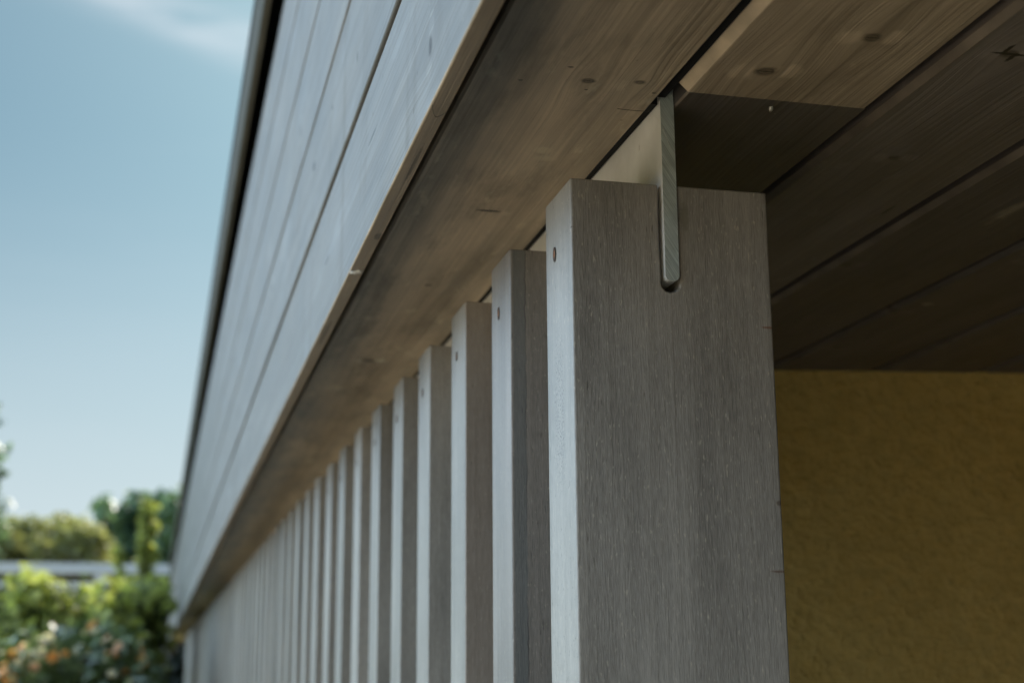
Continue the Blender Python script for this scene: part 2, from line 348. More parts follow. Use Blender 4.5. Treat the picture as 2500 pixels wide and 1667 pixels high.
def stucco():
    s = NT('ochre stucco'); v, x, y, z = s.pos()
    n = s.noise(v, 190, 5, .6, .6); b = s.noise(v, 7, 3); m = s.noise(v, 60, 4, .6, 1.0)
    c = s.mix(s.ramp(b, .3, .7), (.82, .54, .15), (.92, .64, .20))
    c = s.mix(s.ramp(m, .35, .7, 0, .45), c, (.93, .68, .25))
    c = s.mix(s.ramp(n, .60, .75, 0, .45), c, (.26, .17, .045))
    tr_ = s.noise(s.comb(s.math('MULTIPLY', x, 45), s.math('MULTIPLY', y, 45), s.math('MULTIPLY', z, 60)), 1, 3, .55, .4)
    c = s.mix(s.ramp(tr_, .35, .6, .15, 0), c, (.25, .17, .05))
    h = s.math('ADD', s.math('ADD', n, s.math('MULTIPLY', m, .8)), s.math('MULTIPLY', tr_, 1.1))
    s.bsdf(c, .9, .2, 0, s.bump(h, .9, .004)); return s.m
M['stucco'] = stucco()
def lawn():
    s = NT('garden ground'); v, x, y, z = s.pos(); n = s.noise(v, 3, 6, .6); n2 = s.noise(v, 40, 4)
    c = s.mix(s.ramp(n, .35, .65), (.13, .15, .045), (.26, .22, .11)); c = s.mix(s.ramp(n2, .4, .7, 0, .5), c, (.10, .085, .05))
    s.bsdf(c, .95, .1, 0, s.bump(n2, .8, .02)); return s.m
M['ground'] = lawn()
def leafm(name, c1, c2, trans=.35, rough=.45):
    s = NT(name)
    at_ = s.n('ShaderNodeAttribute'); at_.attribute_name = 'leaf_tone'
    c = s.mix(at_.outputs['Fac'], c1, c2)
    b = s.bsdf(c, rough, .5)
    tr = s.n('ShaderNodeBsdfTranslucent'); s.l(s.mix(.5, c, s.mix(1.0, c, (1.6, 1.7, .7), 'MULTIPLY')), tr.inputs['Color'])
    mxx = s.n('ShaderNodeMixShader'); mxx.inputs[0].default_value = trans
    s.l(b.outputs[0], mxx.inputs[1]); s.l(tr.outputs[0], mxx.inputs[2]); s.l(mxx.outputs[0], s.out.inputs['Surface'])
    return s.m
M['leaf_dark'] = leafm('dark tree leaves', (.04, .09, .06), (.22, .33, .18), .3)
M['leaf_olive'] = leafm('olive green leaves', (.13, .14, .055), (.44, .43, .19), .42)
M['leaf_bright'] = leafm('bright green leaves', (.12, .15, .04), (.60, .62, .20), .5)
M['leaf_green'] = leafm('mid green leaves', (.018, .035, .012), (.12, .17, .05), .3)
M['leaf_rose'] = leafm('glossy deep green leaves', (.020, .040, .016), (.20, .26, .11), .25, .28)
M['leaf_shade'] = leafm('shade toned evergreen leaves', (.008, .014, .007), (.02, .03, .014), .1)
M['petal_orange'] = leafm('orange petals', (.82, .36, .09), (.88, .62, .26), .3)
M['petal_cream'] = leafm('cream petals', (.80, .70, .52), (.85, .80, .72), .3)
M['petal_pink'] = leafm('salmon petals', (.84, .52, .38), (.88, .72, .60), .3)

# ------------------------------------------------------------------ ground
def terr(x, y):
    b = 1.05 * ss(6.6, 9.5, y) * ss(.25, .9, -x + .3) if x < .3 else 0
    return max(b, 1.05 * ss(15.2, 17.5, y)) + .02 * math.sin(x * 1.3 + y) * ss(3, 8, y) + .9 * ss(25, 90, y)
xs = sorted(set([-600, -250, -120, -60, -40] + [q * .5 for q in range(-60, 60)] + [40, 60, 120, 250, 600]))
ys = sorted(set([-600, -250, -100, -50, -30, -20, -10] + [q * .5 for q in range(-10, 80)] + [45, 60, 90, 150, 300, 800]))
me = bpy.data.meshes.new('ground')
vs = [(x, y, terr(x, y)) for y in ys for x in xs]; nx = len(xs)
me.from_pydata(vs, [], [(j*nx+i, j*nx+i+1, (j+1)*nx+i+1, (j+1)*nx+i) for j in range(len(ys)-1) for i in range(nx-1)])
g = objm('ground', me, M['ground'], smooth=True); tag(g, kind='structure')
bm = bmesh.new(); box(bm, -9.5, 5.9, -3.4, 3.4, -.05, .024)
tag(obj('bounce_paving', bm, M['paving']), kind='structure')  # unseen; pale tone and extent chosen to bounce warm light upward
bm = bmesh.new(); box(bm, -1.9, 4.15, -1.5, 6.0, -.04, .03)
tag(obj('bounce_cutting_asphalt', bm, M['asphalt']), kind='structure')  # unseen; dark and sized to cut light bounced onto ceiling and slats

# ------------------------------------------------------------------ carport roof
Y0, Y1 = -2.6, 14.7
ZS = CZ + .3385          # soffit underside
roof = empty('carport_roof', (3, 6, CZ + .34), 'long timber clad carport roof with grey soffit boards and layered fascia above the slat screen', 'roof')
def child(o, parent):      # keep coordinates in world space
    o.parent = parent; o.matrix_parent_inverse = Matrix.Translation(parent.location).inverted(); return o
def part(name, bm, mat, parent, **k): return child(obj(name, bm, mat, None, **k), parent)
bm = bmesh.new(); box(bm, .1450, 5.6, Y0, Y1 - .02, CZ + .369, CZ + .945)
part('roof_deck', bm, M['membrane'], roof)
M['under'] = board_mat('brown fascia underside', 'X', 91., (), [(.80, .139, .03, .0012, .5), (1.25, .137, .05, .0016, .5), (.95, .140, .008, .003, .6)], (.42, .345, .26), (.23, .185, .135), .5, .8)  # browner and lighter than the fascia face
M['edge_tan'] = plain('worn tan board edge', (.50, .38, .25), .7, .3, 0, 20, .3)
M['edge_dark'] = plain('rounded dark board edge', (.16, .13, .10), .5, .5, 0, 30, .3)
M['edge_lit'] = plain('lit rounded board edge', (.54, .43, .31), .5, .5, 0, 30, .3)  # paler than its board: light caught by the chamfer put into colour
# fascia boards, five of them, grain along the eaves
FX = .1319
FQ = .9524
fk = [ [(.71, .352, .006), (2.25, .40, .007)], [(1.86, .53, .006), (1.02, .49, .004)], [(1.5, .62, .006), (2.9, .66, .007)], [(1.3, .75, .006)], [(2.1, .88, .006)] ]
fs = [ [(1.20, .372, .018, .0012, .8), (.93, .385, .02, .0008, .9), (.66, .43, .014, .0007, .9)],
       [(1.338, .5156, .010, .004, .9), (1.186, .5164, .003, .003, .9)], [], [], [] ]
for i in range(5):
    z0 = .300 + .1219 * i
    bm = bmesh.new(); box(bm, FX, .1427 if i == 0 else .1435, Y0, Y1, z0, z0 + (.1120 if i == 0 else .1165))
    bm.transform(Matrix.Translation((0, 0, 0)))
    m = board_mat('fascia stain %s' % 'abcde'[i], 'Z', 3.7 + 9 * i, [(a_, b_ * FQ, c_) for a_, b_, c_ in fk[i]], [(a_, b_ * FQ, c_, d_, e_) for a_, b_, c_, d_, e_ in fs[i]], (.29, .275, .25), (.145, .138, .126), .50, 1.0, (), .22, True)
    o = part('fascia_board', bm, m, roof, bevel=.0011 if i == 0 else .0022, loc=(0, 0, CZ))
    if i == 0:
        o.data.materials.append(M['edge_tan']); o.data.materials.append(M['under']); o.modifiers['bevel'].material = 1
        for p in o.data.polygons:
            if p.normal.z < -.9: p.material_index = 2
    o['label'] = ['lowest fascia board with chamfered lower edge', 'second fascia board from the bottom with dark knot holes', 'third fascia board from the bottom', 'fourth fascia board from the bottom', 'topmost fascia board under the metal trim'][i]
# metal eaves trim, a folded profile
prof = [(.1167, .9124), (.1067, .9162), (.1067, 1.022), (.34, 1.034), (.34, 1.028), (.1100, 1.017), (.1100, .922), (.1167, .920)]
bm = bmesh.new()
va = [bm.verts.new((x, Y0, CZ + z)) for x, z in prof]; vb = [bm.verts.new((x, Y1 + .01, CZ + z)) for x, z in prof]
n = len(prof)
for i in range(n): bm.faces.new((va[i], va[(i+1) % n], vb[(i+1) % n], vb[i]))
bm.faces.new(va); bm.faces.new(list(reversed(vb)))
bmesh.ops.recalc_face_normals(bm, faces=bm.faces)
part('eaves_trim', bm, M['trim'], roof, bevel=.0012)
bm = bmesh.new(); box(bm, .1067, 5.7, Y0, Y1, CZ + 1.036, CZ + 1.05); part('roof_covering', bm, M['membrane'], roof)
bm = bmesh.new(); box(bm, .1330, 5.6, Y1 + .001, Y1 + .022, CZ + .303, CZ + .905)
part('end_board', bm, board_mat('end board stain', 'Z', 77.), roof, bevel=.003)
# soffit boards
kn = {0: [(.7416, .2324, .0045), (.7366, .2626, .0035), (1.2065, .2241, .004), (1.53, .2184, .006), (2.3, .22, .007), (3.1, .20, .006)],
      1: [(.7066, .3291, .0072), (.6517, .3681, .0062)],
      2: [(.6532, .4547, .006), (.8191, .4734, .005), (1.25, .46, .006)],
      3: [(1.0624, .5600, .007), (.78, .60, .006)], 4: [(1.2035, .6812, .007), (1.02, .71, .005), (1.36, .70, .005)], 5: [(1.33, .80, .006), (1.05, .86, .007)]}
sl = {0: [(.9896, .2294, .0022, .0095, 1), (.7251, .2165, .0012, .002, .8), (.7542, .2347, .001, .0012, .8), (.7494, .1932, .0012, .0015, .8), (.75, .2763, .001, .0014, .9), (1.53, .2150, .004, .007, .9)],
      2: [(.8293, .415, .002, .003, .8), (.9223, .5243, .012, .0012, .9), (.6532, .4547, .0016, .0105, 1), (.6480, .4500, .006, .0016, 1), (.658, .458, .005, .0016, 1)]}
sm = {0: [(.858, .2354, .006, .0060, .6), (.872, .240, .006, .008, .5), (1.69, .1992, .012, .018, .5), (1.02, .262, .010, .003, .4)], 1: [], 4: [(1.17, .70, .006, .006, .4)], 5: [(1.338, .7238, .004, .006, .5)], 3: [(.9, .615, .03, .006, .3)]}
edges = [(.1640, .2812)] + [(.2969 + .1270 * k + (.0005 if k else 0), .2969 + .1270 * (k + 1) - .0085) for k in range(12)]
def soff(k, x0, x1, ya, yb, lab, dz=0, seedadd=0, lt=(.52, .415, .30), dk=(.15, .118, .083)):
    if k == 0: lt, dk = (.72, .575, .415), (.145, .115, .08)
    if k == 2: lt, dk = (.235, .205, .185), (.105, .091, .083)  # from the third board inward, shade under the roof is put into colour
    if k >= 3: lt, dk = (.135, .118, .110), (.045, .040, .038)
    bm = bmesh.new(); r = (.0012 if seedadd else .0066 if k == 1 else .0045) if k else .002
    arc = [R(0), R(8), R(82), R(90)]
    pr = [(x0, .028)] + [(x0 + r - r * math.cos(t), r - r * math.sin(t)) for t in arc] + [(x1 - r + r * math.cos(t), r - r * math.sin(t)) for t in reversed(arc)] + [(x1, .028)]
    n_ = 120 if k == 0 else 14      # slightly wandering edges, as sawn boards have
    ysec = [ya + (yb - ya) * q / n_ for q in range(n_ + 1)]; rows = []
    for q, yy in enumerate(ysec):
        wv = .0007 * mnoise.noise(Vector((yy * 1.7, k * 5.1 + seedadd, 0))); wz = .0005 * mnoise.noise(Vector((yy * 1.1, k * 3.3, 9)))
        rows.append([bm.verts.new((px_ + wv, yy, pz_ + wz)) for px_, pz_ in pr])
    for ra, rb_ in zip(rows, rows[1:]):
        for q in range(len(pr)):
            f_ = bm.faces.new((ra[q], ra[(q+1) % len(pr)], rb_[(q+1) % len(pr)], rb_[q]))
            if 0 < k < 4 and q in (1, 2, 3): f_.material_index = 1
    bm.faces.new(rows[0]); bm.faces.new(rows[-1][::-1])
    bmesh.ops.recalc_face_normals(bm, faces=bm.faces)
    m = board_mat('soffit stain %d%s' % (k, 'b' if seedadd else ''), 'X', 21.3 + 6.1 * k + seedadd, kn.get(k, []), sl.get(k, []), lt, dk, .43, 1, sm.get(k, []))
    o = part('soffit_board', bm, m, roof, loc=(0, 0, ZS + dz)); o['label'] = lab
    if 0 < k < 4: o.data.materials.append(M['edge_lit'] if k < 2 and not seedadd else M['edge_dark'])
    return o
nth = ['outermost', 'second', 'third', 'fourth', 'fifth', 'sixth', 'seventh', 'eighth', 'ninth', 'tenth', 'eleventh', 'twelfth', 'thirteenth']
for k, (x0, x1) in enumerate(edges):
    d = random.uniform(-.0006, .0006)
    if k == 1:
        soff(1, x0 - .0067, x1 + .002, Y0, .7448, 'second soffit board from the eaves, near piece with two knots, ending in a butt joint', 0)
        kn[1] = []; soff(1, x0, x1, .7468, 1.62, 'second soffit board from the eaves, far dark piece behind the butt joint', .0012, 3.3, (.125, .110, .102), (.05, .044, .041))  # far piece: darker stain, with the slat screen's shade put into its tone
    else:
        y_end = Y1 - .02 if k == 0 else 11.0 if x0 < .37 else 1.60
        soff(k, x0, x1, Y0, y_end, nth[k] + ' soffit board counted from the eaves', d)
bm = bmesh.new(); box(bm, edges[-1][1] + .006, 5.5, Y0, 2.0, ZS + .002, ZS + .030)
part('inner_soffit', bm, board_mat('inner soffit stain', 'X', 133.), roof)
bm = bmesh.new(); box(bm, .30, 3.0, 11.02, Y1 - .03, ZS + .001, ZS + .028)
part('far_soffit', bm, board_mat('far soffit stain', 'X', 143.), roof)

# ------------------------------------------------------------------ house
house = empty('house', (2, 6, 0), 'ochre stuccoed house wall under the dark soffit, behind the slat screen', 'house')
ang = -.1563
def wallbox(x0, x1, y, th, z0, z1):
    bm = bmesh.new(); t = math.tan(ang)
    pts = [(x0, y + x0 * t), (x1, y + x1 * t), (x1, y + x1 * t + th), (x0, y + x0 * t + th)]
    a = [bm.verts.new((p[0], p[1], z0)) for p in pts]; b = [bm.verts.new((p[0], p[1], z1)) for p in pts]
    bm.faces.new(a[::-1]); bm.faces.new(b)
    for i in range(4): bm.faces.new((a[i], a[(i+1) % 4], b[(i+1) % 4], b[i]))
    return bm
part('front_wall', wallbox(.50, 4.2, 1.5914, .2, 0, ZS + .0005), M['stucco'], house)
bm = bmesh.new(); box(bm, .50, .70, 1.75, 10.9, 0, ZS - .002); part('side_wall', bm, M['stucco'], house)
bm = bmesh.new(); box(bm, 4.2, 4.4, -2.5, 1.5, 0, ZS - .001); part('garage_wall', bm, M['darkwood'], house)
bm = bmesh.new(); box(bm, .75, 4.2, -2.3, -2.1, 0, ZS - .001); part('added_back_wall', bm, M['darkwood'], house)  # added unseen wall, stops light reaching the ceiling from behind
bm = bmesh.new(); box(bm, .50, 5.4, 10.9, 11.1, 0, ZS - .002); part('end_wall', bm, M['stucco'], house)

# ------------------------------------------------------------------ slat screen
SX, SY, ST, SW, SZ = .2294, .7732, .0570, .1269, .2891
screen = empty('slat_screen', (SX, SY, .1), 'row of tall grey stained vertical slats hung on a steel plate under the eaves', 'slat screen')
def slat_mesh():
    bm = bmesh.new(); xa, xb, zb = .0557, .0682, -.0678; r = (xb - xa) / 2; cx = (xa + xb) / 2
    p = [(0, 0), (xa, 0), (xa - .0003, -.030), (xa + .0002, zb + r)]
    p += [(cx - r * math.cos(a), zb + r - r * 1.0 * math.sin(a)) for a in (R(30), R(60), R(90), R(120), R(150))]
    p += [(xb, zb + r), (xb, 0), (SW, 0), (SW, -1.45 - .28 + .1), (0, -1.45 - .28 + .1)]
    p = [(x, z) for x, z in p]
    f = bm.faces.new([bm.verts.new((x, 0, z)) for x, z in p])
    e = bmesh.ops.extrude_face_region(bm, geom=[f])
    for v in e['geom']:
        if isinstance(v, bmesh.types.BMVert): v.co.y += ST
    bmesh.ops.recalc_face_normals(bm, faces=bm.faces)
    return bm
NS = 68
jit = [0, .001, .001, .004, .002, -.001, .001, .001]
me0 = None; me1 = None; plug0 = None
def plug_mesh():
    """a countersunk screw hole: ragged dark lip and sunken reddish bottom"""
    bm = bmesh.new(); rnd = random.Random(3)
    N = 22; rings = []
    for r, x in ((.0050, .0), (.0043, -.00035), (.0037, -.0002), (.0022, .0001)):
        rings.append([bm.verts.new((x - .0002, r * .62 * math.cos(t) * (1 + rnd.uniform(-.12, .12)), r * 1.15 * math.sin(t) * (1 + rnd.uniform(-.12, .12)))) for t in [i * 2 * math.pi / N for i in range(N)]])
    c = bm.verts.new((-.0003, 0, 0))
    for a, b in zip(rings, rings[1:]):
        for i in range(N): bm.faces.new((a[i], a[(i+1) % N], b[(i+1) % N], b[i]))
    for i in range(N): bm.faces.new((rings[-1][i], rings[-1][(i+1) % N], c))
    bmesh.ops.recalc_face_normals(bm, faces=bm.faces)
    return bm
def plugm():
    s = NT('screw hole'); v, x, y, z = s.pos()
    d = s.math('SQRT', s.math('ADD', s.math('MULTIPLY', s.math('MULTIPLY', y, 1.7), s.math('MULTIPLY', y, 1.7)), s.math('MULTIPLY', z, z)))
    d = s.math('ADD', d, s.math('MULTIPLY', s.math('SUBTRACT', s.noise(v, 700, 2), .5), .004))
    c = s.mix(s.ramp(d, .0022, .0040), (.38, .18, .09), (.09, .07, .06))
    s.bsdf(c, .8, .3); return s.m
M['hole'] = plugm()
for i in range(NS):
    mat = M['slat_near'] if i == 0 else M['slat_strip'] if i == 1 else M['slat_warm'] if i in (2,) else M['slat']
    if me0 is None:
        o = obj('slat', slat_mesh(), mat, None, bevel=.0013); me0 = o.data
    else:
        if mat is M['slat'] and me1 is not None: me_ = me1
        else: me_ = me0.copy(); me_.materials.clear(); me_.materials.append(mat)
        if mat is M['slat']: me1 = me_
        o = bpy.data.objects.new('slat', me_); col.objects.link(o)
        b = o.modifiers.new('bevel', 'BEVEL'); b.width = .0013; b.segments = 3; b.limit_method = 'ANGLE'; b.angle_limit = R(40)
    jy = jit[i] if i < len(jit) else random.uniform(-.003, .003)
    o.location = (SX + (random.uniform(-.0004, .0004) if i else 0), SY + .15 * i + jy, CZ + SZ + (random.uniform(-.0008, .0008) if i else 0))
    if i > 1: o.rotation_euler = (0, 0, R(random.uniform(-.5, .5)))
    child(o, screen)
    if i == 1: o['label'] = 'second slat from the camera, with a ragged seam line down its near side'
    if i == 2: o['label'] = 'third slat from the camera, browner with rusty flecks at its top'
    if i == 0: o['label'] = 'nearest widest slat, notched round the steel plate'
    if i < 9:
        if plug0 is None: q = obj('screw_hole', plug_mesh(), M['hole'], None); plug0 = q.data
        else: q = bpy.data.objects.new('screw_hole', plug0); col.objects.link(q)
        q.parent = o; q.location = (-.0003, ST * (.60 if i == 0 else .55) + random.uniform(-.002, .002), -.0375 - random.uniform(0, .002)); q.scale = (1, .78, .82 if i < 2 else .7)
# steel plate with rounded lower edge
bm = bmesh.new(); x0, x1, zb, zt = .2875, .2963, .2278, .3600; r = .0036
cs = [(x0, zt), (x0, zb + r)] + [(x0 + r - r * math.cos(a), zb + r - r * math.sin(a)) for a in (R(22), R(45), R(67), R(90))]
cs += [(x1 - r + r * math.cos(a), zb + r - r * math.sin(a)) for a in (R(90), R(67), R(45), R(22))] + [(x1, zb + r), (x1, zt)]
f = bm.faces.new([bm.verts.new((x, 0, CZ + z)) for x, z in cs])
e = bmesh.ops.extrude_face_region(bm, geom=[f])
for v in e['geom']:
    if isinstance(v, bmesh.types.BMVert): v.co.y += 10.3
bmesh.ops.recalc_face_normals(bm, faces=bm.faces)
pl = obj('steel_plate', bm, M['steel'], None); pl.location = (0, SY - .0022, 0); pl.data.materials.append(M['sawn'])
for p in pl.data.polygons:
    if p.normal.y < -.9: p.material_index = 1
child(pl, screen)

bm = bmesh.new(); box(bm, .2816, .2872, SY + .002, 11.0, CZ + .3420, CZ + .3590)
part('plate_gap_shade', bm, M['membrane'], screen)  # black box standing in for the shade between soffit and plate
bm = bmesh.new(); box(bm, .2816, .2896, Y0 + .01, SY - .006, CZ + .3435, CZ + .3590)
part('board_gap_shade', bm, M['membrane'], roof)  # shade of the board gap put in as a black solid
# ------------------------------------------------------------------ small finds: hair, cocoon, web threads
def thread(name, pts, rad, mat, label, cat):
    cu = bpy.data.curves.new(name, 'CURVE'); cu.dimensions = '3D'; cu.bevel_depth = rad; cu.bevel_resolution = 1
    sp = cu.splines.new('NURBS'); sp.points.add(len(pts) - 1); sp.use_endpoint_u = True; sp.order_u = 3
    for p, q in zip(sp.points, pts): p.co = (*q, 1)
    tmp = bpy.data.objects.new('tmp', cu); col.objects.link(tmp)
    dg = bpy.context.evaluated_depsgraph_get(); mesh = bpy.data.meshes.new_from_object(tmp.evaluated_get(dg))
    bpy.data.objects.remove(tmp); mesh.materials.clear()
    o = objm(name, mesh, mat); return tag(o, label, cat)
zf = CZ + .2995
thread('hair', [(.1325, .7065, zf), (.1355, .7200, zf - .001), (.1390, .7210, zf - .001), (.1425, .7130, zf)], .00016, M['hair'], 'thin dark curled hair stuck under the fascia edge', 'hair')
thread('straw', [(.262, .778, ZS - .0004), (.273, .7775, ZS - .0012), (.284, .777, ZS - .0006)], .00016, M['hair'], 'short dark fibre poking out where the steel plate meets the soffit', 'fibre')
thread('cobweb', [(.2858, .7790, ZS - .002), (.2880, .7712, ZS - .010), (.2905, .7706, ZS - .020), (.2930, .7706, ZS - .026)], .00010, M['web'], 'fine cobweb thread trailing over the top of the sawn plate end', 'cobweb')
bm = bmesh.new(); bmesh.ops.create_icosphere(bm, subdivisions=3, radius=1)
for v in bm.verts:
    nn = mnoise.noise(v.co * 2.6); v.co = Vector((v.co.x * .0030, v.co.y * .0055, v.co.z * .0010)) * (1 + .9 * nn)
o = obj('spider_cocoon', bm, M['web'], smooth=True, loc=(.1372, 1.041, zf - .0003)); o.rotation_euler = (0, 0, R(35))
tag(o, 'small white fluffy spider cocoon on the fascia underside', 'cocoon')
bm = bmesh.new(); bmesh.ops.create_icosphere(bm, subdivisions=2, radius=1)
for v in bm.verts:
    nn = mnoise.noise(v.co * 2.2); v.co = Vector((v.co.x * .0012, v.co.y * .0040, v.co.z * .0010)) * (1 + .8 * nn)
mc = obj('moth_cocoon', bm, M['web'], smooth=True, loc=(.355, .757, ZS - .0004)); mc.rotation_euler = (0, 0, R(-22))
tag(mc, 'tiny pale cocoon beside the soffit butt joint', 'cocoon')

# ------------------------------------------------------------------ plants
def leaves(name, mat, clumps, n, size, parent=None, seed=1, flat=.35, aspect=.5):
    """leaf faces scattered through clumps [(centre, radii)]; brighter tone is the leaf's own colour"""
    rg = np.random.RandomState(seed)
    vol = np.array([c[1][0] * c[1][1] * c[1][2] for c in clumps]) ** .67; vol /= vol.sum()
    idx = rg.choice(len(clumps), n, p=vol)
    C = np.array([c[0] for c in clumps])[idx]; Rr = np.array([c[1] for c in clumps])[idx]
    d = rg.normal(size=(n, 3)); d /= np.linalg.norm(d, axis=1)[:, None]
    rad = rg.uniform(0, 1, n) ** .45
    P = C + d * Rr * rad[:, None] * (1 + rg.normal(0, .12, (n, 1)))
    nrm = d * .6 + rg.normal(0, .6, (n, 3)) + np.array([0, 0, flat]); nrm /= np.linalg.norm(nrm, axis=1)[:, None]
    t = np.cross(nrm, rg.normal(size=(n, 3))); t /= np.linalg.norm(t, axis=1)[:, None]
    b = np.cross(nrm, t); sz = size * rg.uniform(.6, 1.3, (n, 1))
    V = np.stack([P - t * sz, P - b * sz * aspect + nrm * sz * .12, P + t * sz, P + b * sz * aspect + nrm * sz * .12], 1).reshape(-1, 3)
    me = bpy.data.meshes.new(name)
    me.vertices.add(4 * n); me.vertices.foreach_set('co', V.astype(np.float32).ravel())
    me.loops.add(4 * n); me.loops.foreach_set('vertex_index', np.arange(4 * n, dtype=np.int32))
    me.polygons.add(n); me.polygons.foreach_set('loop_start', np.arange(0, 4 * n, 4, dtype=np.int32))
    me.update(calc_edges=True)
    a = me.attributes.new('leaf_tone', 'FLOAT', 'FACE')
    tone_c = rg.uniform(0, 1, len(clumps))[idx]
    a.data.foreach_set('value', np.clip(.5 * tone_c + rg.uniform(0, .6, n), 0, 1).astype(np.float32))
    o = objm(name, me, mat)
    if parent: child(o, parent)
    return o
def clumps_in(c, r, n, cr, seed, up=.0):
    rg = random.Random(seed); out = []
    for _ in range(n):
        while True:
            p = Vector((rg.uniform(-1, 1), rg.uniform(-1, 1), rg.uniform(-1, 1)))
            if .25 < p.length < 1: break
        k = cr * rg.uniform(.55, 1.35)
        out.append(((c[0] + p.x * r[0], c[1] + p.y * r[1], c[2] + p.z * r[2]), (k, k, k * .8)))
    return out
def tube(bm, pts, radii, seg=7):
    rings = []
    for i, p in enumerate(pts):
        p = Vector(p); d = (Vector(pts[min(i+1, len(pts)-1)]) - Vector(pts[max(i-1, 0)])).normalized()
        a = d.cross(Vector((.3, 1, .2))).normalized(); b = d.cross(a)
        rings.append([bm.verts.new(p + (a * math.cos(t) + b * math.sin(t)) * radii[i]) for t in [2 * math.pi * k / seg for k in range(seg)]])
    for A, B in zip(rings, rings[1:]):
        for k in range(seg): bm.faces.new((A[k], A[(k+1) % seg], B[(k+1) % seg], B[k]))
    bm.faces.new(rings[-1])
def plant(name, base, cl, mat, n, size, label, cat, group=None, seed=1, trunk=.05, stem='trunk', crown='crown', **k):
    z = terr(base[0], base[1]); root = empty(name, (base[0], base[1], z), label, cat, group)
    leaves(crown, mat, cl, n, size, root, seed, **k)
    bm = bmesh.new(); rg = random.Random(seed); top = Vector(np.mean([c[0] for c in cl], axis=0))
    b0 = Vector((base[0], base[1], z - .05)); mid = b0.lerp(top, .45) + Vector((rg.uniform(-.1, .1), rg.uniform(-.1, .1), 0))
    tube(bm, [b0, mid, top], [trunk, trunk * .7, trunk * .3])
    for c in rg.sample(cl, min(9, len(cl))):
        e = Vector(c[0]); s_ = mid.lerp(top, rg.uniform(0, .7))
        tube(bm, [s_, s_.lerp(e, .5) + Vector((0, 0, rg.uniform(0, .1))), e], [trunk * .45, trunk * .3, trunk * .1], 5)
    part(stem, bm, M['bark'], root, smooth=True)
    return root

# dark broad-leaved tree beside the eaves
A = lambda px, py, Y: tuple(at(px, py, Y))
cl = []
for px, py, rr in ((255,1235,.17),(300,1260,.26),(345,1235,.30),(390,1250,.28),(430,1240,.3),(265,1290,.22),(320,1320,.35),(380,1320,.35),(440,1310,.4),(490,1280,.4),(330,1215,.12),(395,1215,.16),(285,1340,.3),(350,1370,.4),(430,1380,.4),(250,1255,.1),(236,1262,.07),(322,1205,.08), (560,1300,.4),(520,1360,.4)):
    for dy in (0, .7):
        p = at(px + random.uniform(-6, 6), py + random.uniform(-4, 8), 22 + dy + random.uniform(-.4, .4)); cl.append((tuple(p), (rr, rr, rr * .85)))
plant('dark_tree', (.6, 22.4), cl, M['leaf_dark'], 6500, .075, 'dark green broad tree behind the white fence, right beside the eaves', 'tree', 'trees beyond the fence', 4, .16)
# olive-green trees in a row
for j, (pa, top, lab) in enumerate(((( -60, 70), 1300, 'olive green bushy tree at the left frame edge behind the white fence'), ((60, 170), 1298, 'middle olive green bushy tree behind the white fence'), ((160, 262), 1310, 'small olive green bush between the middle olive tree and the dark tree'))):
    cl = []
    for k in range(22):
        px = random.uniform(*pa); py = random.uniform(top, 1420); p = at(px, py, 17 + random.uniform(-.5, .5)); rr = random.uniform(.10, .26)
        cl.append((tuple(p), (rr, rr, rr)))
    for k in range(6):
        px = random.uniform(*pa); p = at(px, top - random.uniform(5, 20), 17); cl.append((tuple(p), (.05, .05, .10)))
    c = at(sum(pa) / 2, 1400, 17)
    plant('olive_bush', (c.x, c.y), cl, M['leaf_olive'], 5200, .055, lab, 'bush', 'olive green bushes behind the fence', 30 + j, .06)
# tree mostly outside the frame at left, its twigs reaching in
cl = clumps_in(tuple(at(-330, 1220, 13)), (1.05, .9, 1.2), 60, .26, 5)
for px, py, rr in ((-12, 1140, .035), (-4, 1165, .03), (8, 1152, .035), (14, 1158, .025), (-8, 1190, .03), (-6, 1240, .05), (4, 1255, .045), (0, 1285, .06), (12, 1300, .05), (-20, 1310, .09), (-40, 1180, .1), (-60, 1240, .14), (-40, 1290, .12)):
    cl.append((A(px, py, 13), (rr, rr, rr * 1.2)))
plant('garden_tree', (at(-330, 1220, 13).x, 13.2), cl, M['leaf_dark'], 9000, .045, 'garden tree at the left edge with only its twig tips in view against the sky', 'tree', None, 6, .12)
# fence
def fence():
    a = at(-700, 1388, 12); b = at(400, 1388, 12)
    root = empty('white_fence', (a.x, 12, terr(-1, 12)), 'white painted board fence with two rails behind the bright green shrubs', 'fence')
    L = lambda x: a.z + (b.z - a.z) * (x - a.x) / (b.x - a.x)
    zt = at(180, 1374, 12).z
    for n_, (zz0, zz1) in (('rail', (zt - .082, zt)), ('rail', (zt - .200, zt - .148)), ('rail', (zt - .86, zt - .77))):
        bm = bmesh.new(); box(bm, a.x, .10, 12, 12.035, zz0, zz1); part(n_, bm, M['white'], root, bevel=.004)
    x = a.x + .15
    while x < -.35:
        bm = bmesh.new(); box(bm, x, x + .09, 12.036, 12.125, terr(x, 12) - .2, zt - .02); part('post', bm, M['white'], root, bevel=.005); x += 1.32
fence()
